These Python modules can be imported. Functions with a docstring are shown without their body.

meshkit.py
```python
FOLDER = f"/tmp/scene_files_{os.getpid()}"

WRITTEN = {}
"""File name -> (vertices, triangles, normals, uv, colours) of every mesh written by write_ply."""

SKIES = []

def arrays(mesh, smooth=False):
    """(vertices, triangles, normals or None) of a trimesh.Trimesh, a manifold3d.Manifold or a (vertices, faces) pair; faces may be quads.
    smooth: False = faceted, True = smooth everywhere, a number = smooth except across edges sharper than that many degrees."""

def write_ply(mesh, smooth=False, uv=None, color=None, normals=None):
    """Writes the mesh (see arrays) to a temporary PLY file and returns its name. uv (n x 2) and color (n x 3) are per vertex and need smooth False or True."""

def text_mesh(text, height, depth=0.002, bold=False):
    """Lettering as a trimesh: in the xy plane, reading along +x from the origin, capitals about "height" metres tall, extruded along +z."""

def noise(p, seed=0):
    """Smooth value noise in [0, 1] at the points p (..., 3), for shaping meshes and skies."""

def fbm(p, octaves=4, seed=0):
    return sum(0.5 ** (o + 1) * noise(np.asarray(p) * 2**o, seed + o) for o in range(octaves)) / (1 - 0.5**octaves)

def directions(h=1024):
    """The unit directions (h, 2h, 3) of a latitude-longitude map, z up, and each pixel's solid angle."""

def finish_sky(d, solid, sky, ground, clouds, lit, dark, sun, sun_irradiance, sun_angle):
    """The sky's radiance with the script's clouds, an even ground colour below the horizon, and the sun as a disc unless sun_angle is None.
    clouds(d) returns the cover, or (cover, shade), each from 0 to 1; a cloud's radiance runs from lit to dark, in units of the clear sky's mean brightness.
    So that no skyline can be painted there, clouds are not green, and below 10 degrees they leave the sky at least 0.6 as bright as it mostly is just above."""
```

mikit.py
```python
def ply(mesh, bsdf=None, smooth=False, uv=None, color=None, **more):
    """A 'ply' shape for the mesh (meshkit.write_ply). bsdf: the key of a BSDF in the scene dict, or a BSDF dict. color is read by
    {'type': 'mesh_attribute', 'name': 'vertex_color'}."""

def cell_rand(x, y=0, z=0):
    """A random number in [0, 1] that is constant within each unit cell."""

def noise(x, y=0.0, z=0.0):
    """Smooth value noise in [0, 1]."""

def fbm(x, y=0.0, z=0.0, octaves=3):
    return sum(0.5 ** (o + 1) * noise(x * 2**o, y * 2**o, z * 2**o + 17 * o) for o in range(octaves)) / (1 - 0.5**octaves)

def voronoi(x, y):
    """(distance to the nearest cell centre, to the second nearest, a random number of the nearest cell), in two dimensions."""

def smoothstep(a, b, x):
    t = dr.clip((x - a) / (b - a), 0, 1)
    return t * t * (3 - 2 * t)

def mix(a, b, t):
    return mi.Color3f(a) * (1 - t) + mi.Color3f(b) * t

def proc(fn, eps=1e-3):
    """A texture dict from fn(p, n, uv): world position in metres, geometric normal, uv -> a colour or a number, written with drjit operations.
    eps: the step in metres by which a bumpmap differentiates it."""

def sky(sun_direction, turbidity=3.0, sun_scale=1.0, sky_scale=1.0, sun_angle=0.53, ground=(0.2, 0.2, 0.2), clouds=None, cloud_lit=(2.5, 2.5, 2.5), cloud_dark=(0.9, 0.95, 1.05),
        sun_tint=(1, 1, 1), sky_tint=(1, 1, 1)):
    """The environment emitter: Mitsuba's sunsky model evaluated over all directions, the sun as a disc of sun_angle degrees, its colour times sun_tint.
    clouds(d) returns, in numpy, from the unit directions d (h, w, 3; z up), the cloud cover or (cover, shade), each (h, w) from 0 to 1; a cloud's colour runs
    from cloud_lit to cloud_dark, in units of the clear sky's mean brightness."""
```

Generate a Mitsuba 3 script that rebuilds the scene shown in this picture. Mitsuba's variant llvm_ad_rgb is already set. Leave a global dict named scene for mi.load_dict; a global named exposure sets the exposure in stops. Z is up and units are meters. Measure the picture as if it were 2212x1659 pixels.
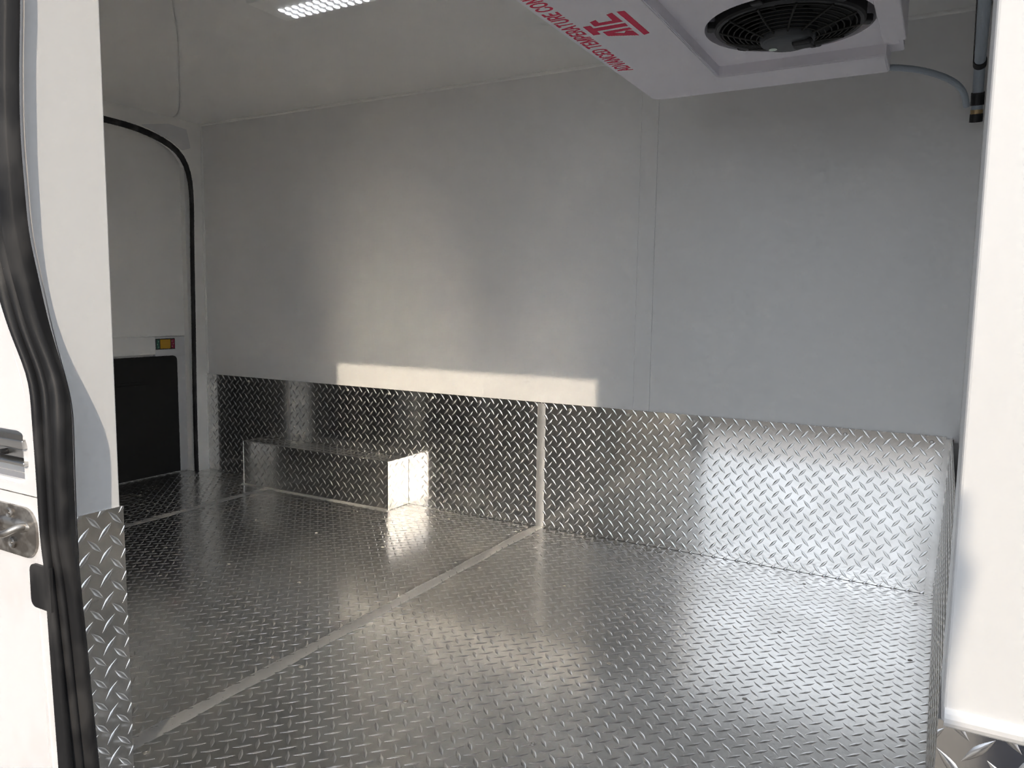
import math, random
import numpy as np
import trimesh, manifold3d as m3
import mitsuba as mi
import mikit, meshkit
import drjit as dr
from shapely.geometry import Polygon, box as sbox
from shapely import affinity

T = mi.ScalarTransform4f
scene, labels = {}, {}

# ------------------------------------------------------------------ camera, sky, exposure
YAW, PITCH, ROLL, FPX = 0.5133, 0.1059, -0.0144, 1646.85
EYE = np.array([-0.0131, -2.3581, 0.7894])
fw = np.array([-math.sin(YAW) * math.cos(PITCH), math.cos(YAW) * math.cos(PITCH), -math.sin(PITCH)])
rt = np.cross(fw, [0, 0, 1.0]); rt /= np.linalg.norm(rt)
dn = -np.cross(rt, fw)
upv = -(-math.sin(ROLL) * rt + math.cos(ROLL) * dn)
scene['camera'] = {'type': 'perspective', 'fov_axis': 'x', 'fov': math.degrees(2 * math.atan(1106 / FPX)),
                   'near_clip': 0.02, 'far_clip': 500.0,
                   'to_world': T().look_at(origin=EYE.tolist(), target=(EYE + fw).tolist(), up=upv.tolist())}
SUN = np.array([0.62, -1.0, 0.63])
LIGHT = 0.01                                   # radiometric unit; the exposure below undoes it


def haze(d):
    # thin bright cloud, denser and brighter around the sun
    s_ = SUN / np.linalg.norm(SUN)
    ang = np.degrees(np.arccos(np.clip(d @ s_, -1, 1)))
    q = d / np.maximum(d[..., 2:] + 0.25, 0.05)
    f = meshkit.fbm(q * 1.6 + 3.0, 4, seed=3)
    t = np.clip((95 - ang) / 75, 0, 1)
    return np.clip((0.30 + 1.0 * t * t * (3 - 2 * t)) * (0.62 + 0.75 * f), 0, 0.95), np.clip((ang - 44) / 36, 0, 1)


scene['sky'] = mikit.sky(SUN.tolist(), turbidity=7.0, sun_scale=1.8 * LIGHT, sky_scale=1.0 * LIGHT, sun_angle=0.6,
                         ground=(0.25, 0.24, 0.22), sun_tint=(0.86, 0.97, 1.17), sky_tint=(0.90, 1.0, 1.18),
                         clouds=haze, cloud_lit=(6.9, 7.45, 8.3), cloud_dark=(0.9, 1.0, 1.15))
exposure = 7.48

# ------------------------------------------------------------------ materials
noise, fbm, mix, smoothstep = mikit.noise, mikit.fbm, mikit.mix, mikit.smoothstep


def mat(name, d, two=True):
    scene[name] = {'type': 'twosided', 'b': d} if two else d
    return name


def rgb(*c):
    return {'type': 'rgb', 'value': list(c)}


def princ(name, color, rough=0.5, metallic=0.0, spec=0.5, **k):
    col = rgb(*color) if isinstance(color, (tuple, list)) else color
    return mat(name, {'type': 'principled', 'base_color': col, 'roughness': rough, 'metallic': metallic, 'specular': spec, **k})


def alu(p, n, uv):
    f = fbm(p.x * 14, p.y * 14, p.z * 14 + 5, octaves=4)
    s = noise(p.x * 90, p.y * 90, p.z * 90)
    return mix((0.80, 0.785, 0.755), (0.89, 0.877, 0.85), smoothstep(0.3, 0.7, f)) * (0.94 + 0.06 * s)


ALU = {'type': 'blendbsdf', 'weight': 0.18,
       'a': {'type': 'roughconductor', 'distribution': 'ggx', 'alpha': 0.009, 'material': 'none', 'specular_reflectance': mikit.proc(alu)},
       'b': {'type': 'roughconductor', 'distribution': 'ggx', 'alpha': 0.08, 'material': 'none', 'specular_reflectance': mikit.proc(alu)}}
mat('aluminium', ALU)
mat('aluminium_floor', {**ALU, 'weight': 0.94, 'a': {**ALU['a'], 'alpha': 0.012}, 'b': {**ALU['b'], 'alpha': 0.042}})
mat('aluminium_lug', {'type': 'roughconductor', 'distribution': 'ggx', 'alpha': 0.06, 'material': 'none', 'specular_reflectance': rgb(0.88, 0.875, 0.865)})
princ('seam_metal', (0.74, 0.73, 0.71), 0.42, 0.85)
princ('bare_steel', (0.56, 0.55, 0.53), 0.32, 1.0)


def steel_worn(p, n, uv):
    f = fbm(p.x * 60, p.y * 60, p.z * 60, octaves=3)
    return mix((0.22, 0.20, 0.18), (0.46, 0.44, 0.41), smoothstep(0.35, 0.65, f))


princ('worn_steel', mikit.proc(steel_worn), 0.38, 0.9)


def panel_white(p, n, uv):
    f = fbm(p.x * 3, p.y * 3, p.z * 1.2, octaves=3)
    return mix((0.615, 0.613, 0.60), (0.645, 0.643, 0.632), f)


princ('panel_white', mikit.proc(panel_white), 0.33, 0.0, 0.45)
princ('ceiling_white', (0.60, 0.595, 0.575), 0.45, 0.0, 0.4)
princ('trim_white', (0.66, 0.655, 0.63), 0.4, 0.0, 0.45)


def body_white(p, n, uv):
    f = fbm(p.x * 9, p.y * 9, p.z * 5, octaves=4)
    return mix((0.64, 0.615, 0.60), (0.70, 0.69, 0.69), smoothstep(0.25, 0.5, f))


princ('body_white', mikit.proc(body_white), 0.3, 0.0, 0.4, clearcoat=0.3, clearcoat_gloss=0.9)
princ('pillar_white', (0.66, 0.66, 0.655), 0.35, 0.0, 0.45)
princ('door_grey', (0.52, 0.525, 0.53), 0.4, 0.0, 0.5)
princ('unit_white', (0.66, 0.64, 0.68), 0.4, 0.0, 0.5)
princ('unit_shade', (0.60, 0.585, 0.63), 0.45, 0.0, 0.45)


def rubber(p, n, uv):
    f = fbm(p.x * 25, p.y * 25, p.z * 12, octaves=3)
    return mix((0.012, 0.012, 0.013), (0.035, 0.034, 0.034), smoothstep(0.45, 0.75, f))


princ('rubber', mikit.proc(rubber), 0.55, 0.0, 0.3)
princ('black_plastic', (0.012, 0.012, 0.013), 0.45, 0.0, 0.4)
princ('black_panel', (0.010, 0.010, 0.010), 0.6, 0.0, 0.25)
princ('motor_grey', (0.05, 0.055, 0.06), 0.4, 0.3, 0.5)
princ('guard_wire', (0.02, 0.02, 0.018), 0.6, 0.0, 0.3)
princ('red_print', (0.55, 0.015, 0.06), 0.5, 0.0, 0.4)
princ('amber_plastic', (0.42, 0.22, 0.01), 0.35)
princ('green_print', (0.025, 0.10, 0.07), 0.5)
princ('crimson_print', (0.22, 0.012, 0.04), 0.5)
princ('mint_dot', (0.35, 0.5, 0.42), 0.5)
princ('hose_grey', (0.30, 0.34, 0.38), 0.5, 0.0, 0.4)
princ('brass', (0.45, 0.33, 0.18), 0.4, 0.8)
princ('pale_badge', (0.6, 0.7, 0.62), 0.5)
princ('recess_grey', (0.42, 0.44, 0.49), 0.4)
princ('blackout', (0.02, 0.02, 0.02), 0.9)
princ('underbody', (0.20, 0.20, 0.20), 0.8)
princ('skin', (0.55, 0.36, 0.27), 0.5)
princ('shirt', (0.07, 0.08, 0.12), 0.85, 0.0, 0.2)
princ('jeans', (0.06, 0.08, 0.14), 0.85, 0.0, 0.2)
princ('hair', (0.05, 0.035, 0.025), 0.6)


def concrete(p, n, uv):
    f = fbm(p.x * 1.3, p.y * 1.3, p.z, octaves=4)
    g = noise(p.x * 40, p.y * 40, 3.0)
    return mix((0.50, 0.49, 0.48), (0.58, 0.57, 0.56), f) * (0.92 + 0.08 * g)


def asphalt(p, n, uv):
    f = fbm(p.x * 2, p.y * 2, p.z, octaves=4)
    return mix((0.19, 0.175, 0.155), (0.29, 0.265, 0.235), f)


princ('concrete', mikit.proc(concrete), 0.7, 0.0, 0.4)
princ('asphalt', mikit.proc(asphalt), 0.9, 0.0, 0.2)
princ('dirt', (0.09, 0.075, 0.058), 0.95, 0.0, 0.1)


# ------------------------------------------------------------------ helpers
def key_for(name):
    if name not in scene:
        return name
    k = 1
    while f'{name}_{k:03d}' in scene:
        k += 1
    return f'{name}_{k:03d}'


def lab(key, label=None, category=None, group=None, kind=None):
    labels.setdefault(key, {}).update({a: b for a, b in (('label', label), ('category', category), ('group', group), ('kind', kind)) if b})
    return key


def obj(name, mesh, bsdf, smooth=False, label=None, category=None, group=None, kind=None, **more):
    key = key_for(name)
    scene[key] = mikit.ply(mesh, bsdf, smooth=smooth, **more)
    if label or category or group or kind:
        lab(key, label, category, group, kind)
    return key


def bx(x0, x1, y0, y1, z0, z1):
    m = trimesh.creation.box((x1 - x0, y1 - y0, z1 - z0))
    m.apply_translation(((x0 + x1) / 2, (y0 + y1) / 2, (z0 + z1) / 2))
    return m


def rbx(x0, x1, y0, y1, z0, z1, r=0.004, seg=12):
    """A box with rounded edges."""
    s = m3.Manifold.sphere(r, seg)
    pts = [s.translate((x, y, z)) for x in (x0 + r, x1 - r) for y in (y0 + r, y1 - r) for z in (z0 + r, z1 - r)]
    return m3.Manifold.batch_hull(pts)


def tm(man):
    m = man.to_mesh()
    return trimesh.Trimesh(np.array(m.vert_properties[:, :3]), np.array(m.tri_verts), process=False)


def cat(*ms):
    return trimesh.util.concatenate([tm(m) if isinstance(m, m3.Manifold) else m for m in ms])


def frame(o, u, v):
    u, v = np.asarray(u, float), np.asarray(v, float)
    M = np.eye(4)
    M[:3, 0], M[:3, 1], M[:3, 2], M[:3, 3] = u, v, np.cross(u, v), o
    return M


def prism(poly, depth, o, u, v):
    """Extrudes a shapely polygon in the plane (u, v) at o by depth along u x v."""
    m = trimesh.creation.extrude_polygon(poly, depth, engine='earcut')
    m.apply_transform(frame(o, u, v))
    return m


def rrect(x0, x1, y0, y1, r, corners='1111', n=6):
    """Rounded rectangle; corners: bottom-left, bottom-right, top-right, top-left."""
    pts = []
    for k, (cx, cy, a0) in enumerate(((x0, y0, 180), (x1, y0, 270), (x1, y1, 0), (x0, y1, 90))):
        if corners[k] == '1':
            sx, sy = (1 if cx == x0 else -1), (1 if cy == y0 else -1)
            for i in range(n + 1):
                a = math.radians(a0 + 90 * i / n)
                pts.append((cx + sx * r + r * math.cos(a), cy + sy * r + r * math.sin(a)))
        else:
            pts.append((cx, cy))
    return Polygon(pts)


def smooth_path(pts, n):
    from scipy.interpolate import CubicSpline
    p = np.asarray(pts, float)
    t = np.r_[0, np.cumsum(np.linalg.norm(np.diff(p, axis=0), axis=1))]
    return CubicSpline(t, p)(np.linspace(0, t[-1], n))


def tube(pts, r, sides=14, caps=True):
    p = np.asarray(pts, float)
    tg = np.gradient(p, axis=0); tg /= np.linalg.norm(tg, axis=1, keepdims=True)
    a = np.cross(tg[0], [0.3, 0.2, 0.93]); a /= np.linalg.norm(a)
    A = []
    for t in tg:
        a = a - t * (a @ t); a /= np.linalg.norm(a); A.append(a)
    A = np.array(A); B = np.cross(tg, A)
    an = np.arange(sides) * 2 * np.pi / sides
    rr = np.broadcast_to(r, (len(p),))
    V = p[:, None] + rr[:, None, None] * (np.cos(an)[None, :, None] * A[:, None] + np.sin(an)[None, :, None] * B[:, None])
    n = len(p)
    F = []
    for i in range(n - 1):
        for j in range(sides):
            k = (j + 1) % sides
            F += [[i * sides + j, i * sides + k, (i + 1) * sides + k], [i * sides + j, (i + 1) * sides + k, (i + 1) * sides + j]]
    V = V.reshape(-1, 3)
    if caps:
        c0, c1 = len(V), len(V) + 1
        V = np.vstack([V, p[0], p[-1]])
        for j in range(sides):
            k = (j + 1) % sides
            F += [[c0, k, j], [c1, (n - 1) * sides + j, (n - 1) * sides + k]]
    return trimesh.Trimesh(V, np.array(F), process=False)


def loft(sections):
    """Closed sections (k, m, 3) lofted along k and capped by fans."""
    S = np.asarray(sections, float)
    k, m = S.shape[:2]
    V = S.reshape(-1, 3)
    F = []
    for i in range(k - 1):
        for j in range(m):
            q = (j + 1) % m
            F += [[i * m + j, i * m + q, (i + 1) * m + q], [i * m + j, (i + 1) * m + q, (i + 1) * m + j]]
    V = np.vstack([V, S[0].mean(0), S[-1].mean(0)])
    for j in range(m):
        q = (j + 1) % m
        F += [[len(V) - 2, q, j], [len(V) - 1, (k - 1) * m + j, (k - 1) * m + q]]
    t = trimesh.Trimesh(V, np.array(F), process=False)
    if t.volume < 0:
        t.invert()
    return t


def lathe(profile, sections=40):
    return trimesh.creation.revolve(np.asarray(profile, float), sections=sections)


# ---- tread plate: a sheet with raised lugs in two crossing directions
PX, PY = 0.0364, 0.0380


def lug_template(nu, nv):
    a, b, h = 0.0172, 0.0043, 0.0011
    u = np.sin(np.linspace(-1, 1, nu + 1) * np.pi / 2)
    v = np.linspace(-1, 1, nv + 1)
    U, V = np.meshgrid(u, v, indexing='ij')
    w = b * (1 - np.abs(U) ** 1.45) + 0.0002
    z = h * (1 - np.abs(U) ** 2.4) * (1 - V * V) ** 0.85
    z = z + 0.0005 * np.exp(-((U * a) ** 2 + (V * w) ** 2) / 0.0016 ** 2)
    z = np.where(np.abs(V) > 0.999, -0.0002, z)
    P = np.stack([U * a, V * w, z], -1).reshape(-1, 3)
    F = []
    for i in range(nu):
        for j in range(nv):
            q = i * (nv + 1) + j
            F += [[q, q + nv + 1, q + nv + 2], [q, q + nv + 2, q + 1]]
    return P, np.array(F)


LUG = {1: lug_template(12, 6), 2: lug_template(8, 4), 3: lug_template(6, 2)}


def lugs(W, H, phase, detail):
    """Lugs over the sheet [0,W]x[0,H]; phase: where one '/' lug stands."""
    P, F = LUG[detail]
    C, A = [], []
    for ang, ox, oy in ((48, 0, 0), (-48, PX / 2, PY / 2)):
        x0, y0 = (phase[0] + ox) % PX, (phase[1] + oy) % PY
        X, Y = np.meshgrid(np.arange(x0 - PX, W + PX, PX), np.arange(y0 - PY, H + PY, PY), indexing='ij')
        C.append(np.stack([X.ravel(), Y.ravel()], -1)); A.append(np.full(X.size, math.radians(ang)))
    C, A = np.vstack(C), np.concatenate(A)
    ex, ey = 0.0135, 0.0145
    on = (C[:, 0] > -ex + 0.003) & (C[:, 0] < W + ex - 0.003) & (C[:, 1] > -ey + 0.003) & (C[:, 1] < H + ey - 0.003)
    C, A = C[on], A[on]
    inside = (C[:, 0] > ex) & (C[:, 0] < W - ex) & (C[:, 1] > ey) & (C[:, 1] < H - ey)

    def build(c, a):
        x = c[:, 0, None] + np.cos(a)[:, None] * P[None, :, 0] - np.sin(a)[:, None] * P[None, :, 1]
        y = c[:, 1, None] + np.sin(a)[:, None] * P[None, :, 0] + np.cos(a)[:, None] * P[None, :, 1]
        V = np.stack([x, y, np.broadcast_to(P[None, :, 2], x.shape)], -1).reshape(-1, 3)
        f = (F[None] + (np.arange(len(c)) * len(P))[:, None, None]).reshape(-1, 3)
        return trimesh.Trimesh(V, f, process=False)
    parts = [build(C[inside], A[inside])]
    if (~inside).any():
        e = build(C[~inside], A[~inside])
        for n, o in (((1, 0, 0), (0, 0, 0)), ((-1, 0, 0), (W, 0, 0)), ((0, 1, 0), (0, 0, 0)), ((0, -1, 0), (0, H, 0))):
            if len(e.faces):
                e = trimesh.intersections.slice_mesh_plane(e, n, o)
        if len(e.faces):
            parts.append(e)
    return trimesh.util.concatenate(parts)


def tread(name, o, u, v, W, H, phase=(0, 0), detail=1, thick=0.002, label=None, category=None, kind=None, bsdf='aluminium'):
    """One sheet of tread plate as a part: the sheet, and its raised lugs as a sub-part. o is its lower corner on the visible face."""
    M = frame(o, u, v)
    r = 0.0006
    sheet = trimesh.creation.box((W, H, thick)); sheet.apply_translation((W / 2, H / 2, -thick / 2)); sheet.apply_transform(M)
    k = obj(name, sheet, bsdf, False, label, category, None, kind)
    l = lugs(W, H, phase, detail); l.apply_transform(M)
    if k.count('__') < 2:
        scene[k + '__raised_lugs'] = mikit.ply(l, 'aluminium_lug', smooth=True)
        lab(k + '__raised_lugs', kind='stuff')
    return k


def screw(name, o, u, v, r=0.0055, bsdf='bare_steel'):
    prof = [(0, 0.0006), (r * 0.32, 0.0006), (r * 0.40, 0.0016), (r * 0.72, 0.0015), (r, 0.0003), (r, -0.0005), (0, -0.0005)]
    m = lathe(prof[::-1], 14)
    m.apply_transform(frame(o, u, v))
    if m.volume < 0:
        m.invert()
    return obj(name, m, bsdf, 35)


X_, Y_, Z_ = np.eye(3)

# ------------------------------------------------------------------ ground outside
obj('ground', bx(-60, 60, -4.4, 40, -0.80, -0.66), 'asphalt', label='dark asphalt the van is parked on', kind='structure')
obj('ground__concrete_strip', bx(-60, 60, -6.4, -4.4, -0.80, -0.655), 'concrete')
obj('ground__dirt_strip', bx(-60, 60, -80, -6.4, -0.80, -0.665), 'dirt')

# ------------------------------------------------------------------ floor
KICK = 0.4455          # height of the tread plate on the walls
CEIL = 1.561
XL = -2.967            # rear end of the side wall
SILL = -1.70
obj('floor', bx(-3.06, 0.05, SILL, 0.03, -0.06, -0.0025), 'underbody', label='cargo floor of bright tread plate sheets', kind='structure')
FX = [(XL - 0.06, -2.4445), (-2.4355, -1.2245), (-1.2155, 0.009)]
for x0, x1 in FX[::-1]:
    tread('floor__tread_plate', (x0, SILL, 0), X_, Y_, x1 - x0, -SILL - 0.001, (-0.104 - x0, -0.8676 - SILL), 1 if x1 > -1.5 else 2, bsdf='aluminium_floor')
for sx in (-1.222, -2.440):
    n = 60
    yy = np.linspace(SILL, -0.002, n)
    rng = np.random.default_rng(5)
    wob = np.cumsum(rng.normal(0, 0.0004, n)); wob -= np.linspace(wob[0], wob[-1], n)
    hw = 0.019 + 0.002 * np.sin(yy * 23 + sx)
    S = []
    for y, w, h in zip(yy, wob, hw):
        t = np.linspace(-1, 1, 7)
        S.append(np.vstack([np.stack([sx + w + h * t, 0 * t + y, 0.0003 + 0.0014 * (1 - t * t)], 1), [[sx + w + h * 0.9, y, -0.002], [sx + w - h * 0.9, y, -0.002]]]))
    obj('floor__seam_bead', loft(S), 'seam_metal', 40)
for x in (-0.031, -0.315, -0.609, -0.895, -1.176, -1.262, -1.543, -1.83, -2.12, -2.40, -2.50, -2.78):
    for y in (-0.10, -0.478, -0.845, -1.205, -1.575):
        if -2.62 < x < -1.77 and y > -0.2:
            continue
        screw('floor__screw', (x, y, 0.0), X_, Y_, 0.0055, 'worn_steel')

# ------------------------------------------------------------------ far side wall
obj('wall_back', bx(-3.06, 0.06, 0.006, 0.09, -0.06, 1.62), 'panel_white', label='far side wall of the cargo area, white panels over tread plate', kind='structure')
for x0, x1 in ((XL + 0.01, -0.88615), (-0.8860, -0.8305), (-0.8300, 0.045)):
    obj('wall_back__panel', rbx(x0, x1, 0.0, 0.010, 0.43, CEIL - 0.002, 0.0005, 6), 'panel_white', False)
obj('wall_back__corner_post', rbx(XL - 0.012, XL + 0.022, -0.004, 0.012, KICK + 0.002, CEIL - 0.002, 0.003, 8), 'trim_white', 40)
WX = [(XL, -2.4395), (-2.4365, -1.2215), (-1.2175, 0.012)]
for x0, x1 in WX[::-1]:
    tread('wall_back__tread_plate', (x0, -0.004, 0.001), X_, Z_, x1 - x0, KICK - 0.001, (-0.350 - x0 + PX / 2 - 0.018, 0.397 + PY / 2), 1 if x1 > -1.3 else 2)
for sx, hw0 in ((-1.220, 0.0165), (-2.438, 0.0105)):
    zz = np.linspace(0.002, KICK - 0.004, 26)
    S = []
    for z in zz:
        t = np.linspace(-1, 1, 7); h = hw0 + 0.0012 * math.sin(z * 60 + sx)
        S.append(np.vstack([np.stack([sx + h * t, -0.0043 - 0.0016 * (1 - t * t), 0 * t + z], 1), [[sx + h * 0.9, -0.002, z], [sx - h * 0.9, -0.002, z]]]))
    obj('wall_back__seam_bead', loft(S), 'seam_metal', 40)
for x in (-2.919, -2.680, -2.46, -2.318, -2.106, -1.896, -1.685, -1.474, -1.261, -1.182, -1.111, -0.899, -0.680, -0.461, -0.240, -0.022):
    screw('wall_back__screw', (x, -0.004, 0.428), X_, Z_)
obj('trim_1', rbx(XL, 0.04, -0.010, 0.004, CEIL - 0.010, CEIL + 0.004, 0.004, 8), 'trim_white', 40, label='thin white corner strip between ceiling and far wall', kind='structure')

# ------------------------------------------------------------------ bulkhead on the right
obj('wall_right', bx(0.045, 0.09, -1.56, 0.05, -0.06, 1.62), 'panel_white', label='white bulkhead wall at the front end of the cargo area', kind='structure')
obj('wall_right__panel', rbx(0.041, 0.048, -1.56, 0.0, 0.43, CEIL - 0.002, 0.0012, 8), 'panel_white', False)
M_ = np.array([0.016, 0, 0.445]); M_ /= np.linalg.norm(M_)
tread('wall_right__tread_plate', (0.0085, 0.0, 0.0), -Y_, M_, 1.555, 0.444, (0.01, 0.012), 2)
obj('wall_right__corner_flashing', prism(Polygon([(-0.014, -0.0005), (0.004, -0.0005), (0.030, 0.44), (0.010, 0.44)]), 0.0025, (0, -0.0065, 0.0), X_, Z_), 'aluminium')

# ------------------------------------------------------------------ ceiling
obj('ceiling', bx(-3.10, 0.09, -1.615, 0.09, CEIL + 0.006, 1.68), 'ceiling_white', label='off-white ceiling lining with a shallow moulded rear edge', kind='structure')
# the moulded rear lining meets the main lining along a soft curved crease
cr = smooth_path([(-1.45, -1.33), (-1.746, -1.055), (-1.982, -0.852), (-2.238, -0.653), (-2.522, -0.435), (-2.665, -0.326), (-2.83, -0.207), (-2.93, -0.150), (-2.99, -0.142), (-3.03, -0.165)], 60)
rear_p = Polygon([*map(tuple, cr), (-3.03, -1.60), (-1.30, -1.60), (-1.30, -1.45)]).buffer(0)
main_p = sbox(-3.03, -1.60, 0.037, 0.0).difference(rear_p)
for nm, pg in (('ceiling__lining', main_p), ('ceiling__rear_lining', rear_p)):
    pg = pg.buffer(-0.0012)
    obj(nm, cat(*[prism(pg.buffer(-k), 0.009 - h, (0, 0, CEIL - 0.001 + h), X_, Y_) for k, h in ((0.0, 0.0035), (0.0012, 0.0018), (0.003, 0.0007), (0.006, 0.0))]), 'ceiling_white', 30)

# ------------------------------------------------------------------ rear end: frame, doors
obj('wall_left', bx(-3.07, XL - 0.012, -0.075, 0.02, -0.03, 1.62), 'trim_white', label='rear door frame of the cargo area', kind='structure')
RD = [(-0.800, 1.487), (-0.60, 1.492), (-0.426, 1.491), (-0.340, 1.487), (-0.251, 1.474), (-0.164, 1.448), (-0.109, 1.415), (-0.078, 1.372), (-0.062, 1.325), (-0.055, 1.272), (-0.055, 1.09), (-0.060, 0.80), (-0.064, 0.547), (-0.068, 0.001)]
# frame above the opening and round its corner
inner = smooth_path(np.array([(y, z) for y, z in RD]), 60)
hdr = Polygon([*map(tuple, inner), (0.015, 0.0), (0.015, 1.60), (-0.80, 1.60)])
obj('wall_left__pillar', prism(hdr, 0.045, (-3.0, 0, 0), Y_, Z_), 'trim_white', 30)
hdr2 = affinity.scale(hdr, -1, 1, origin=(0, 0)); hdr2 = affinity.translate(hdr2, -1.60, 0)
obj('wall_left__pillar', prism(hdr2, 0.045, (-3.0, 0, 0), Y_, Z_), 'trim_white', 30)
gus = Polygon([(-0.300, 1.500), (-0.165, 1.530), (-0.076, 1.523), (-0.058, 1.447), (-0.100, 1.430), (-0.160, 1.462), (-0.24, 1.485)])
obj('wall_left__corner_gusset', prism(gus.buffer(-0.003).buffer(0.003), 0.004, (-2.956, 0, 0), Y_, Z_), 'door_grey')
# rubber seal round the opening
path3 = np.stack([np.full(len(inner), -2.962), inner[:, 0], inner[:, 1]], 1)


def seal_tube(p, mirror=False):
    nrm = np.gradient(p, axis=0); nrm /= np.linalg.norm(nrm, axis=1, keepdims=True)
    side = np.cross(nrm, X_)
    S = []
    up_amt = np.clip((p[:, 2] - 1.25) / 0.2, 0, 1)
    for q, s, ua in zip(p, side, up_amt):
        r = 0.0085 + 0.0055 * ua
        a = np.linspace(0, 2 * np.pi, 13)[:-1]
        S.append(q + np.outer(np.cos(a) * r, s) + np.outer(np.sin(a) * 0.011, X_))
    return loft(S)


obj('wall_left__door_seal', seal_tube(path3), 'rubber', 50)
pm = path3.copy(); pm[:, 1] = -1.60 - pm[:, 1]
obj('wall_left__door_seal', seal_tube(pm), 'rubber', 50)
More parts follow.
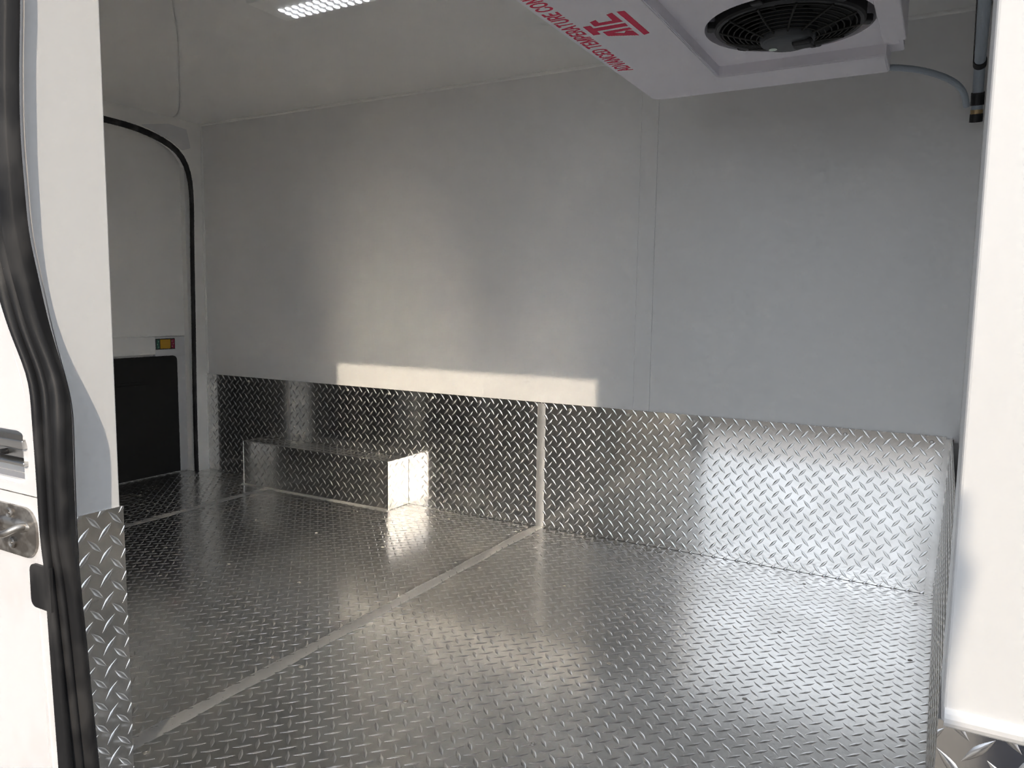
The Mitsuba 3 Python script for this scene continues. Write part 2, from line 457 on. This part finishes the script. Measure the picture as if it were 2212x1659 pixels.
# the two rear doors: white inner skin, black moulded lower panel
for k, (sgn, off) in enumerate(((1, 0.0), (-1, -1.60))):
    def dy(a, b):
        return (off + sgn * a, off + sgn * b) if sgn > 0 else (off + sgn * b, off + sgn * a)
    nm = f'door_{k + 1}'
    y0, y1 = dy(-0.638, -0.030) if k == 0 else dy(-0.958, -0.030)
    obj(nm, bx(-3.060, -3.022, y0, y1, 0.0, 1.52), 'trim_white', label=('rear cargo door with a white upper skin and black lower panel' if k == 0 else 'second rear cargo door beside the door pillar'), kind='structure')
    y0, y1 = dy(-0.634, -0.050) if k == 0 else dy(-0.954, -0.050)
    obj(nm + '__upper_skin', rbx(-3.024, -3.008, y0, y1, 0.620, 1.50, 0.006, 10), 'trim_white', 40)
    y0, y1 = dy(-0.634, -0.222) if k == 0 else dy(-0.954, -0.222)
    obj(nm + '__upper_skin', rbx(-3.024, -3.008, y0, y1, 0.542, 0.622, 0.005, 10), 'trim_white', 40)
    y0, y1 = dy(-0.226, -0.060)
    obj(nm + '__latch_plate', rbx(-3.026, -3.011, y0, y1, 0.525, 0.619, 0.004, 10), 'door_grey', 40)
    y0, y1 = dy(-0.126, -0.066)
    obj(nm + '__edge_strip', rbx(-3.026, -3.010, y0, y1, 0.004, 0.530, 0.006, 10), 'door_grey', 40)
    y0, y1 = dy(-0.545, -0.118) if k == 0 else dy(-0.870, -0.118)
    pan = rrect(y0, y1, 0.006, 0.534, 0.022, '0010' if sgn > 0 else '0001')
    obj(nm + '__lower_panel', prism(pan, 0.014, (-3.022, 0, 0), Y_, Z_), 'black_panel', 30)
    y0, y1 = dy(-0.500, -0.200) if k == 0 else dy(-0.780, -0.200)
    em = rrect(y0, y1, 0.140, 0.428, 0.085)
    a = m3.CrossSection([np.array(em.exterior.coords)[:-1]]).extrude(0.010, scale_top=(0.94, 0.92)) if False else None
    ring = prism(em, 0.004, (-3.008, 0, 0), Y_, Z_)
    ring2 = prism(em.buffer(-0.012), 0.009, (-3.008, 0, 0), Y_, Z_)
    obj(nm + '__pressed_panel', cat(ring, ring2), 'black_panel')
y0 = -0.2215
obj('door_1__latch_label', rbx(-3.012, -3.0085, -0.2215, -0.1255, 0.5630, 0.6110, 0.0012, 8), 'black_plastic', 40, label='small latch label of green, amber and crimson fields')
for nm, a, b, m_ in (('green_field', -0.2185, -0.2040, 'green_print'), ('amber_field', -0.2000, -0.1490, 'amber_plastic'), ('crimson_field', -0.1450, -0.1280, 'crimson_print')):
    obj('door_1__latch_label__' + nm, rbx(-3.0095, -3.0075, a, b, 0.5665, 0.6070, 0.0008, 6), m_, 40)
for y in (-0.2085, -0.2145, -0.2085):
    pass
for (y, z) in ((-0.2085, 0.598), (-0.214, 0.586), (-0.2085, 0.573)):
    obj('door_1__latch_label__dot', bx(-3.0078, -3.0071, y - 0.0016, y + 0.0016, z - 0.0016, z + 0.0016), 'mint_dot')
for (y, z) in ((-0.1415, 0.599), (-0.135, 0.587), (-0.1415, 0.575)):
    obj('door_1__latch_label__dot', bx(-3.0078, -3.0071, y - 0.0016, y + 0.0016, z - 0.0016, z + 0.0016), 'mint_dot')
for y in (-0.33, -0.245):
    screw('door_1__screw', (-3.008, y, 0.556), Y_, Z_, 0.006, 'trim_white')
for y in (-0.65, -0.78):
    pass
obj('trim_2', bx(-3.09, -3.055, -1.70, 0.08, -0.06, 1.66), 'blackout', label='rear sill and shell behind the rear doors', kind='structure')

# ------------------------------------------------------------------ near side wall with the sliding door opening
obj('wall_front', bx(-3.07, -1.20, -1.70, -1.618, -0.06, 1.66), 'panel_white', label='near side wall with the sliding door opening', kind='structure')
obj('wall_front__inner_panel', rbx(-2.96, -1.175, -1.620, -1.6155, 0.43, CEIL, 0.001, 6), 'panel_white', False)
tread('wall_front__tread_plate', (-1.170, -1.613, 0.001), -X_, Z_, 1.79, KICK - 0.001, (0.01, 0.01), 3)
obj('wall_front__header', prism(Polygon([(-1.602, 1.545), (-1.602, 1.74), (-1.745, 1.74), (-1.745, 1.66), (-1.735, 1.645)]), 1.90, (-1.20, 0, 0), Y_, Z_), 'panel_white')
obj('wall_front__jamb_lining', rbx(-1.21, -1.160, -1.734, -1.6150, 0.0, 1.56, 0.0025, 10), 'pillar_white', False)
kickL = tread('wall_front__tread_plate', (-1.1575, -1.732, -0.02), Y_, Z_, 0.121, 0.472, (0.015, 0.019), 1)
obj('wall_front__kick_return', rbx(-1.185, -1.1575, -1.6135, -1.6110, -0.02, 0.452, 0.001, 6), 'aluminium')
obj('wall_front__pillar_panel', cat(rbx(0.006, 0.70, -1.650, -1.553, 0.444, 1.60, 0.003, 10), tube([(0.008, -1.6485, 0.450), (0.35, -1.6485, 0.450), (0.698, -1.6485, 0.450)], 0.0085, 14)), 'pillar_white', False,
    label='flat white sunlit door pillar panel on the right')
tread('wall_front__tread_plate', (0.004, -1.649, -0.02), X_, Z_, 0.69, 0.466, (0.030, 0.447), 1)
obj('wall_front__pillar_base', bx(0.006, 0.70, -1.646, -1.553, -0.06, 0.445), 'underbody')
obj('wall_front__sill', bx(-1.05, 0.75, -1.80, -1.70, -0.12, -0.02), 'black_plastic')

# outer door pillar on the left, with the rubber seal on its flange
TP = np.array([(1.60, -1.139, -1.742), (1.40, -1.139, -1.744), (1.19, -1.139, -1.746), (1.128, -1.141, -1.750), (1.064, -1.140, -1.754), (1.002, -1.141, -1.755), (0.939, -1.142, -1.752), (0.879, -1.143, -1.750),
               (0.847, -1.145, -1.743), (0.806, -1.146, -1.735), (0.764, -1.145, -1.728), (0.730, -1.140, -1.723), (0.695, -1.133, -1.716), (0.672, -1.124, -1.714), (0.650, -1.115, -1.715),
               (0.624, -1.1000, -1.7225), (0.581, -1.0990, -1.7250), (0.529, -1.1000, -1.7250), (0.475, -1.1020, -1.7240), (0.430, -1.1050, -1.7220), (0.376, -1.115, -1.711), (0.282, -1.121, -1.705), (0.185, -1.127, -1.700), (0.081, -1.134, -1.692), (-0.10, -1.145, -1.680)])[::-1]
LP = np.array([(1.60, -1.245), (1.20, -1.240), (0.95, -1.238), (0.834, -1.223), (0.746, -1.191), (0.667, -1.148), (0.600, -1.141), (0.547, -1.139), (0.424, -1.139), (0.321, -1.134), (0.095, -1.123), (-0.10, -1.116)])[::-1]
LYY = np.array([(-0.10, -1.7515), (0.1, -1.7515), (0.6, -1.752), (1.6, -1.753)])
zz = np.linspace(-0.10, 1.60, 110)
tx, ty = np.interp(zz, TP[:, 0], TP[:, 1]), np.interp(zz, TP[:, 0], TP[:, 2])
lx, ly = np.interp(zz, LP[:, 0], LP[:, 1]), np.interp(zz, LYY[:, 0], LYY[:, 1])
from scipy.ndimage import gaussian_filter1d
tx, ty, lx = (gaussian_filter1d(a, 1.5, mode='nearest') for a in (tx, ty, lx))
prof = np.linspace(0, 1, 29)
hgt = 0.006 + 0.007 * np.abs(np.sin(np.pi * np.clip(prof / 0.58, 0, 1) * 2)) ** 0.7 * (prof < 0.58) + 0.012 * np.sin(np.pi * np.clip((prof - 0.54) / 0.46, 0, 1)) ** 0.6 * (prof >= 0.54)
hgt[0] = hgt[-1] = 0.0
S, FLG = [], []
for z, a, b, c, d in zip(zz, lx, ly, tx, ty):
    L, R = np.array([a, b, z]), np.array([c, d, z])
    w = R - L
    nrm = np.array([w[1], -w[0], 0]); nrm /= np.linalg.norm(nrm)
    if nrm @ np.array([0.85, -0.53, 0]) < 0:
        nrm = -nrm
    front = L + prof[:, None] * w + hgt[:, None] * nrm
    front[-1] = R
    back = np.array([R - nrm * 0.004, L + 0.5 * w - nrm * 0.004, L - nrm * 0.003])
    S.append(np.vstack([front, back]))
    FLG.append(np.array([L - nrm * 0.004 + [-0.02, 0, 0], R - nrm * 0.005 + [-0.003, 0, 0], R - nrm * 0.010 + [-0.004, 0.002, 0], [-1.168, min(d + 0.012, -1.70), z], [-1.21, b + 0.030, z]]))
obj('door_weatherstrip', loft(S), 'rubber', 35, label='ribbed black rubber weatherstrip curving down the left door jamb', category='door seal')
obj('wall_front__flange', loft(FLG), 'body_white', 30)
skin_right = [(x + float(np.interp(z, (0.35, 0.75), (-0.004, 0.012))), z) for x, z in zip(lx, zz)]
skin = Polygon([(-1.75, -0.10), *skin_right, (-1.75, 1.60)])
rec = rrect(-1.42, -1.168, 0.512, 0.592, 0.028, '1110')
skin = skin.difference(rec)
obj('wall_front__outer_pillar', prism(skin, 0.012, (0, -1.737, 0), X_, Z_), 'body_white', label='glossy white outer door pillar at the left edge')
# recess with the catch inside
rm = tm(m3.Manifold.cube((0.262, 0.050, 0.098), True)); rm.apply_translation((-1.292, -1.712, 0.552))
ri = tm(m3.Manifold.cube((0.248, 0.052, 0.086), True)); ri.apply_translation((-1.292, -1.722, 0.552))
pan3 = m3.Manifold(m3.Mesh(rm.vertices.astype(np.float32), rm.faces.astype(np.uint32))) - m3.Manifold(m3.Mesh(ri.vertices.astype(np.float32), ri.faces.astype(np.uint32)))
obj('wall_front__latch_recess', pan3, 'recess_grey', 30)
lip = rec.buffer(0.004).difference(rec.buffer(-0.003))
obj('wall_front__recess_rim', prism(lip, 0.006, (0, -1.7365, 0), X_, Z_).copy(), 'body_white')
obj('wall_front__recess_plug', trimesh.Trimesh(*(lambda m: (m.vertices * [0.004, 0.006, 0.009] + [-1.1710, -1.724, 0.561], m.faces))(trimesh.creation.icosphere(2, 1.0)), process=False), 'rubber', True)
# body crease and joints on the pillar
obj('wall_front__body_joint', bx(-1.75, -1.128, -1.7498, -1.7488, 0.4960, 0.4975), 'worn_steel')

# catch in the recess
obj('door_catch__upper_bar', rbx(-1.42, -1.196, -1.742, -1.716, 0.5610, 0.5750, 0.002, 8), 'bare_steel', 40)
obj('door_catch__roller', cat(rbx(-1.40, -1.2080, -1.735, -1.712, 0.5450, 0.5600, 0.002, 8)), 'bare_steel', 40)
obj('door_catch__roller_pin', lathe([(0, 0), (0.0045, 0), (0.0045, 0.012), (0, 0.012)], 18).apply_transform(frame((-1.250, -1.735, 0.553), X_, Z_)), 'black_plastic', 30)
obj('door_catch__lower_bar', rbx(-1.42, -1.195, -1.742, -1.714, 0.5350, 0.5420, 0.002, 8), 'bare_steel', 40)
lab('door_catch', 'steel sliding door catch inside the recess of the white pillar', 'door catch')

# striker plate with its loop
sp = rrect(-1.34, -1.1510, 0.402, 0.478, 0.030, '0110', 8)
obj('door_striker__plate', prism(sp.buffer(-0.002).buffer(0.002), 0.004, (0, -1.749, 0), X_, Z_), 'worn_steel', 25)
lp = smooth_path([(-1.245, -1.751, 0.444), (-1.243, -1.768, 0.446), (-1.232, -1.776, 0.440), (-1.212, -1.777, 0.440), (-1.190, -1.776, 0.443), (-1.180, -1.768, 0.449), (-1.178, -1.751, 0.449)], 30)
obj('door_striker__loop', tube(lp, 0.0055, 14), 'worn_steel', 50)
obj('door_striker__boss', loft([np.array([(-1.212 + math.cos(a) * 0.046 * s, -1.752 - h, 0.449 + math.sin(a) * 0.012 * s) for a in np.linspace(0, 2 * math.pi, 25)[:-1]]) for s, h in ((1, 0), (0.9, 0.004), (0.7, 0.0065), (0.3, 0.0075))]), 'worn_steel', 50)
for (x, z) in ((-1.216, 0.4655), (-1.213, 0.420)):
    obj('door_striker__screw', lathe([(0.0, 0.0042), (0.002, 0.0042), (0.0026, 0.003), (0.0062, 0.0045), (0.0085, 0.0032), (0.0088, 0), (0, 0)][::-1], 20).apply_transform(frame((x, -1.7525, z), X_, Z_)), 'worn_steel', 40)
lab('door_striker', 'worn steel striker plate with a loop and two screws on the pillar', 'door striker')
bm = rrect(-1.172, -1.120, 0.330, 0.396, 0.012, '1001')
obj('rubber_bumper', prism(bm, 0.0045, (0, -1.749, 0), X_, Z_), 'rubber', 30, label='small black rubber bumper block beside the weatherstrip, below the striker', category='bumper')

# ------------------------------------------------------------------ wheel arch box of tread plate
BX0, BX1, BY, BZ = -2.588, -1.798, -0.130, 0.189
obj('wheel_arch_box', bx(BX0 + 0.003, BX1 - 0.003, BY + 0.003, -0.006, 0.001, BZ - 0.003), 'underbody', label='low box of tread plate over the wheel arch against the far wall', category='wheel arch box')
tread('wheel_arch_box__front_plate', (BX0, BY, 0.002), X_, Z_, BX1 - BX0, BZ - 0.002, (0.01, 0.014), 2)
tread('wheel_arch_box__top_plate', (BX0, BY, BZ), X_, Y_, BX1 - BX0, -BY - 0.006, (0.02, 0.01), 2)
tread('wheel_arch_box__end_plate', (BX1, BY, 0.002), Y_, Z_, -BY - 0.006, BZ - 0.002, (0.012, 0.014), 2)
for x in (BX0 + 0.006, BX1 - 0.004):
    obj('wheel_arch_box__corner_trim', rbx(x - 0.0030, x + 0.0045, BY - 0.0022, BY + 0.005, 0.001, BZ + 0.001, 0.0012, 8), 'aluminium', 40)
obj('wheel_arch_box__edge_trim', rbx(BX0, BX1, BY - 0.0016, BY + 0.002, BZ - 0.0022, BZ + 0.0012, 0.0010, 8), 'aluminium', 40)
S = []
for x in np.linspace(BX0, BX1, 40):
    S.append(np.array([(x, BY + 0.001, 0.0), (x, BY + 0.001, 0.007), (x, BY - 0.004, 0.0035), (x, BY - 0.012 - 0.002 * math.sin(x * 60), 0.0004), (x, BY - 0.012, -0.001)]))
obj('wheel_arch_box__foot_bead', loft(S), 'seam_metal', 50)

# ------------------------------------------------------------------ ceiling lamp
obj('ceiling_lamp', rbx(-1.640, -1.10, -0.905, -0.762, CEIL - 0.012, CEIL + 0.001, 0.005, 10), 'trim_white', 40, label='flat white LED lamp on the ceiling with rows of glowing diodes', category='lamp')
dome = trimesh.creation.icosphere(1, 1.0)
dome = trimesh.intersections.slice_mesh_plane(dome, (0, 0, -1), (0, 0, 0.02))
led_ply = None
for i in range(18):
    for j in range(3):
        c = (-1.590 + 0.0246 * i, -0.781 - 0.0240 * j, CEIL - 0.0118)
        m = trimesh.Trimesh(dome.vertices * [0.0070, 0.0108, 0.003] + c, dome.faces, process=False)
        scene[key_for('ceiling_lamp__led')] = mikit.ply(m, 'trim_white', smooth=True, emitter={'type': 'area', 'radiance': rgb(8 * LIGHT, 8.2 * LIGHT, 8.8 * LIGHT)})

# ------------------------------------------------------------------ refrigeration unit under the ceiling
UZ = 1.350
cover_top = prism(rrect(-0.735, -0.135, -1.235, -0.290, 0.010).difference(Polygon([(-0.338 + 0.180 * math.cos(a), -0.626 + 0.180 * math.sin(a)) for a in np.linspace(0, 2 * math.pi, 73)[:-1]])), CEIL - 0.001 - 1.392, (0, 0, 1.392), X_, Y_)
rc = rrect(-0.536, -0.100, -1.165, -0.412, 0.012)
rim = rrect(-0.750, -0.165, -1.25, -0.275, 0.03, '1001').difference(rc)
obj('refrigeration_unit', cover_top, 'unit_white', label='white refrigeration unit under the ceiling with a round fan and red print', category='refrigeration unit')


def bevel_prism(poly, z0, z1, b=0.006):
    """Prism from z0 (bottom) to z1 with a chamfered bottom edge."""
    inner_ = poly.buffer(-b)
    return cat(prism(poly, z1 - z0 - b, (0, 0, z0 + b), X_, Y_), prism(poly.buffer(-b * 0.45), z1 - z0 - b * 0.45, (0, 0, z0 + b * 0.45), X_, Y_), prism(inner_, z1 - z0, (0, 0, z0), X_, Y_))


obj('refrigeration_unit__rim', bevel_prism(rim, UZ, 1.396, 0.004), 'unit_white', 30)
FCX, FCY = -0.338, -0.626
well_hole = Polygon([(FCX + 0.170 * math.cos(a), FCY + 0.170 * math.sin(a)) for a in np.linspace(0, 2 * math.pi, 73)[:-1]])
plate = rrect(-0.560, -0.140, -1.22, -0.400, 0.004).difference(well_hole)
obj('refrigeration_unit__fan_panel', prism(plate, 0.020, (0, 0, 1.376), X_, Y_), 'unit_white', 30)
well = lathe([(0.170, 0.0), (0.166, 0.060), (0.0, 0.060), (0.0, 0.066), (0.176, 0.066), (0.176, 0.0)][::-1], 64); well.apply_translation((FCX, FCY, 1.378))
if well.volume < 0:
    well.invert()
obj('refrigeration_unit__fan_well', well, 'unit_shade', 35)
# sloped faces between rim and panel
obj('refrigeration_unit__side_flange', rbx(-0.172, -0.124, -1.24, -0.430, 1.372, CEIL - 0.002, 0.004, 8), 'unit_white', 40)
fz = 1.392                                     # plane of the fan guard


def fan_part(nm, m, b='black_plastic', s=30):
    return obj('refrigeration_unit__fan__' + nm, m, b, s)


shroud = lathe([(0.150, 0.030), (0.150, -0.018), (0.146, -0.022), (0.139, -0.022), (0.136, -0.018), (0.136, 0.030)], 64); shroud.apply_translation((FCX, FCY, fz))
if shroud.volume < 0:
    shroud.invert()
fan_part('shroud', shroud)
for k in range(6):
    a = math.radians(18 + 60 * k)
    t_ = rbx(-0.010, 0.012, -0.012, 0.012, -0.020, -0.004, 0.003, 8)
    t_ = tm(t_); t_.apply_transform(trimesh.transformations.rotation_matrix(a, Z_)); t_.apply_translation((FCX + 0.152 * math.cos(a), FCY + 0.152 * math.sin(a), fz))
    fan_part('mount_tab', t_)
for k in range(7):
    r = 0.062 + 0.0118 * k
    zr = fz - 0.021 - 0.022 * (1 - (r - 0.055) / 0.085)
    a = np.linspace(0, 2 * np.pi, 65)
    m = trimesh.creation.torus(r, 0.0016, major_sections=56, minor_sections=6); m.apply_translation((FCX, FCY, zr))
    fan_part('guard_ring', m, 'guard_wire', True)
for k in range(12):
    a0 = 2 * math.pi * k / 12 + 0.18
    pts = []
    for t in np.linspace(0, 1, 7):
        r = 0.052 + 0.088 * t
        aa = a0 + 0.10 * t
        pts.append((FCX + r * math.cos(aa), FCY + r * math.sin(aa), fz - 0.023 - 0.022 * (1 - t)))
    fan_part('guard_rib', tube(pts, 0.0024, 8), 'guard_wire', 50)
for k in range(9):
    a0 = 2 * math.pi * k / 9
    V = []
    for t in np.linspace(0, 1, 6):
        r = 0.045 + 0.088 * t
        for s, dz in ((-0.30, 0.012), (0.0, 0.0), (0.30, -0.010)):
            aa = a0 + s * (1 - 0.2 * t) + 0.25 * t
            V.append((FCX + r * math.cos(aa), FCY + r * math.sin(aa), fz + 0.004 + dz))
    V = np.array(V); F = []
    for i in range(5):
        for j in range(2):
            q = i * 3 + j
            F += [[q, q + 1, q + 4], [q, q + 4, q + 3]]
    F = np.array(F)
    V2 = V + [0, 0, 0.002]
    fan_part('blade', trimesh.Trimesh(np.vstack([V, V2]), np.vstack([F, F[:, ::-1] + len(V)]), process=False), 'blackout', False)
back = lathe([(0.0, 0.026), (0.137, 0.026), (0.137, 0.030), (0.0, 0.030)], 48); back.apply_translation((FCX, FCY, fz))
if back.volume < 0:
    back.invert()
fan_part('shade_disc', back, 'blackout')  # added black disc, stands in for the shade inside the fan well
hub = lathe([(0.0, -0.058), (0.030, -0.058), (0.046, -0.056), (0.053, -0.052), (0.056, -0.044), (0.058, -0.030), (0.058, 0.0), (0.0, 0.0)], 48); hub.apply_translation((FCX, FCY, fz))
if hub.volume < 0:
    hub.invert()
fan_part('motor', hub, 'motor_grey', 35)
fan_part('motor_cap', rbx(FCX + 0.012, FCX + 0.052, FCY - 0.022, FCY + 0.010, fz - 0.066, fz - 0.050, 0.006, 12), 'black_plastic', 40)
bd = lathe([(0, 0), (0.0085, 0), (0.0085, 0.0012), (0, 0.0012)], 20); bd.apply_transform(frame((FCX - 0.030, FCY + 0.008, fz - 0.058), X_, -Y_))
fan_part('badge', bd, 'pale_badge', 30)
# red print: lettering along the rim and the logo
RM = frame((0, 0, 0), -Y_, -X_)


def place_text(txt, s0, s1, base, height):
    m = meshkit.text_mesh(txt, height, depth=0.0006, bold=True)
    b = m.bounds
    m.apply_translation((-b[0, 0], 0, 0)); m.apply_scale(((s1 - s0) / (b[1, 0] - b[0, 0]), 1, 1))
    m.apply_translation((s0, 0, 0))
    m.apply_transform(frame((base, 0, UZ + 0.0001), -Y_, -X_))
    return m


obj('refrigeration_unit__lettering', place_text('ADVANCED TEMPERATURE CONTROL', 0.567, 1.140, -0.703, 0.0335), 'red_print', label='red lettering along the rim')
LG = {'A': [(-0.667, -0.836), (-0.609, -0.836), (-0.607, -0.8245), (-0.651, -0.8225), (-0.630, -0.8105), (-0.622, -0.8225), (-0.609, -0.8165), (-0.607, -0.785), (-0.667, -0.810)],
      'T': [(-0.692, -0.881), (-0.676, -0.881), (-0.676, -0.8635), (-0.608, -0.8635), (-0.608, -0.846), (-0.676, -0.846), (-0.676, -0.827), (-0.692, -0.827)],
      'C': [(-0.669, -0.899), (-0.654, -0.905), (-0.654, -0.887), (-0.625, -0.887), (-0.624, -0.921), (-0.611, -0.926), (-0.609, -0.873), (-0.670, -0.873)],
      'bar': [(-0.601, -0.926), (-0.586, -0.924), (-0.583, -0.788), (-0.597, -0.782)]}
obj('refrigeration_unit__logo', cat(*[prism(Polygon(p).buffer(0), 0.0006, (0, 0, UZ - 0.0005), X_, Y_) for p in LG.values()]), 'red_print', label='red letter logo over a red bar')
obj('refrigeration_unit__drain_hole', trimesh.creation.cylinder(0.012, 0.004, sections=20).apply_translation((-0.405, -0.895, 1.3752)), 'black_plastic', 30)

# ------------------------------------------------------------------ hoses
hp = smooth_path([(0.0235, -0.052, 1.262), (0.0235, -0.062, 1.300), (0.0225, -0.085, 1.355), (0.0210, -0.16, 1.392), (0.0185, -0.34, 1.405), (0.0135, -0.70, 1.410), (0.012, -1.20, 1.410), (0.012, -1.55, 1.41)], 160)
obj('refrigerant_hose__tube', tube(hp, 0.0125, 18), 'hose_grey', 50)


def hose_span(z0, z1, y0=0.0, y1=-9.0):
    q = hp[(hp[:, 2] >= z0) & (hp[:, 2] <= z1) & (hp[:, 1] <= y0) & (hp[:, 1] >= y1)]
    return smooth_path(q, 8)


for q, rr, b_ in ((hose_span(1.2, 1.282), 0.0150, 'black_plastic'), (hose_span(1.280, 1.300), 0.0140, 'brass'), (hose_span(1.298, 1.332), 0.0150, 'black_plastic'), (hose_span(1.30, 1.5, -0.118, -0.150), 0.0148, 'black_plastic')):
    obj('refrigerant_hose__wrap', tube(q, rr, 18), b_, 50)
hp2 = hp + np.array([-0.012, 0.0, 0.016])
obj('refrigerant_hose__dark_line', tube(hp2[14:], 0.0035, 8), 'black_plastic', 50)  # thin dark line along the upper left side of the hose
lab('refrigerant_hose', 'grey hose with black tape wraps in the upper right corner', 'hose')
dp = smooth_path([(-0.175, -0.275, 1.362), (-0.100, -0.25, 1.352), (-0.046, -0.20, 1.340), (-0.010, -0.13, 1.322), (-0.002, -0.095, 1.306), (0.0005, -0.083, 1.296)], 40)
obj('drain_hose', tube(dp, 0.0075, 14), 'hose_grey', 50, label='thin pale grey hose arching from the refrigeration unit to the corner', category='hose')

# ------------------------------------------------------------------ the photographer outside the doorway, whose shadow falls into the van
def chain(pts, radii, seg=16):
    out = []
    for (p, r), (q, s) in zip(list(zip(pts, radii))[:-1], list(zip(pts, radii))[1:]):
        out.append(m3.Manifold.batch_hull([m3.Manifold.sphere(r, seg).translate(p), m3.Manifold.sphere(s, seg).translate(q)]))
    return out


def person():
    PYY = -2.70
    g = -0.66
    body = []
    hipL, hipR = (0.19, PYY, 0.27), (0.385, PYY, 0.27)
    shL, shR = (0.105, PYY, 0.80), (0.470, PYY, 0.80)
    # torso
    tor = [(0.287, PYY, 0.24, 0.17, 0.115), (0.287, PYY, 0.42, 0.150, 0.105), (0.287, PYY, 0.62, 0.175, 0.115), (0.287, PYY - 0.01, 0.78, 0.185, 0.10), (0.287, PYY - 0.01, 0.84, 0.10, 0.07)]
    sl = [m3.Manifold.sphere(1.0, 20).scale((a, b, 0.06)).translate((x, y, z)) for x, y, z, a, b in tor]
    shirt = [m3.Manifold.batch_hull([sl[i], sl[i + 1]]) for i in range(len(sl) - 1)]
    handL = (-0.012, -2.478, 0.728); elbL = (-0.035, -2.62, 0.565)
    handR = (0.575, -2.62, 1.09); elbR = (0.615, -2.66, 0.80)
    shirt += chain([shL, elbL], [0.062, 0.046]) + chain([shR, elbR], [0.062, 0.048])
    skin = chain([elbL, handL], [0.042, 0.029]) + chain([elbR, handR], [0.043, 0.030])
    neck = chain([(0.287, PYY, 0.82), (0.287, PYY + 0.015, 0.93)], [0.062, 0.055])
    hc = np.array((0.287, PYY + 0.03, 1.02))
    head = m3.Manifold.batch_hull([m3.Manifold.sphere(1, 32).scale((0.076, 0.094, 0.10)).translate(tuple(hc + [0, -0.01, 0.02])), m3.Manifold.sphere(1, 24).scale((0.052, 0.062, 0.05)).translate(tuple(hc + [0, 0.025, -0.075]))])
    face = [m3.Manifold.batch_hull([m3.Manifold.sphere(0.009, 12).translate(tuple(hc + [0, 0.085, 0.01])), m3.Manifold.sphere(0.015, 12).translate(tuple(hc + [0, 0.100, -0.032]))])]
    for s in (-1, 1):
        face.append(m3.Manifold.sphere(1, 16).scale((0.012, 0.022, 0.032)).translate(tuple(hc + [s * 0.078, -0.01, -0.01])))
    face.append(m3.Manifold.sphere(1, 16).scale((0.024, 0.008, 0.007)).translate(tuple(hc + [0, 0.083, -0.062])))
    legs = []
    for h, sx in ((hipL, -1), (hipR, 1)):
        kx = h[0] + sx * 0.015
        legs += chain([h, (kx, PYY + 0.02, -0.20), (kx, PYY, -0.58)], [0.092, 0.060, 0.045])
    feet = []
    for h, sx in ((hipL, -1), (hipR, 1)):
        kx = h[0] + sx * 0.018
        feet += chain([(kx, PYY - 0.05, g + 0.040), (kx, PYY + 0.07, g + 0.040), (kx + sx * 0.01, PYY + 0.16, g + 0.030)], [0.040, 0.042, 0.030])

    def hand(wrist, d, side, curl):
        d = np.asarray(d, float); d /= np.linalg.norm(d)
        s = np.asarray(side, float); s -= d * (s @ d); s /= np.linalg.norm(s)
        n = np.cross(d, s)
        w = np.asarray(wrist)
        palm = m3.Manifold.batch_hull([m3.Manifold.sphere(0.014, 12).translate(tuple(w + d * a + s * b)) for a, b in ((0.0, -0.018), (0.0, 0.018), (0.085, -0.034), (0.085, 0.034))])
        out = [palm]
        for k, (b, L) in enumerate(((-0.032, 0.062), (-0.011, 0.074), (0.011, 0.070), (0.032, 0.054))):
            p0 = w + d * 0.080 + s * b
            p1 = p0 + (d * math.cos(curl) + n * math.sin(curl)) * L * 0.5
            p2 = p1 + (d * math.cos(2 * curl) + n * math.sin(2 * curl)) * L * 0.5
            out += chain([tuple(p0), tuple(p1), tuple(p2)], [0.010, 0.009, 0.008], 10)
        t0 = w + d * 0.025 - s * 0.028; t1 = t0 - s * 0.030 + d * 0.025; t2 = t1 + d * 0.030 + n * 0.012
        out += chain([tuple(t0), tuple(t1), tuple(t2)], [0.012, 0.010, 0.009], 10)
        return out
    skin += hand(handL, (0.0, 0.36, 1.0), (-1, 0.0, 0.0), 0.12) + hand(handR, (-0.15, 0.1, 1.0), (0.9, 0.3, 0), 0.25)

    def smooth(ms, n=0.012, it=8):
        u = m3.Manifold.batch_boolean(ms, m3.OpType.Add).refine_to_length(n)
        t = tm(u); t.merge_vertices()
        return trimesh.smoothing.filter_taubin(t, iterations=it)
    return smooth(shirt + neck + [head] + face + skin + legs), smooth([x for x in shirt], 0.016), legs, feet, hc, smooth


body, shirt_m, legs_, feet_, hc, smooth_ = person()
obj('person', body, 'skin', True, label='person standing outside the doorway taking the photograph, arms raised, casting a shadow', category='person')


def puff(m, d):
    m = m.copy(); m.vertices = m.vertices + m.vertex_normals * d
    return m


obj('person__shirt', puff(shirt_m, 0.006), 'shirt', True)
obj('person__trousers', puff(smooth_(legs_, 0.018), 0.006), 'jeans', True)
for f_ in (feet_[:2], feet_[2:]):
    obj('person__shoe', smooth_(f_, 0.014), 'black_plastic', True)
cap = m3.Manifold.sphere(1, 32).scale((0.082, 0.100, 0.100)).translate(tuple(hc + [0, -0.016, 0.028])) - m3.Manifold.cube((0.3, 0.3, 0.3), True).rotate((24, 0, 0)).translate(tuple(hc + [0, 0.155, -0.10]))
obj('person__hair', cap, 'hair', 40)
obj('compact_camera', rbx(-0.062, 0.036, -2.428, -2.404, 0.775, 0.835, 0.006, 12), 'bare_steel', 40, label='small compact camera held up by the person outside the doorway', category='camera')
obj('compact_camera__lens', trimesh.creation.cylinder(0.020, 0.024, sections=32).apply_transform(trimesh.transformations.rotation_matrix(math.pi / 2, X_)).apply_translation((-0.013, -2.394, 0.789)), 'black_plastic', 30)
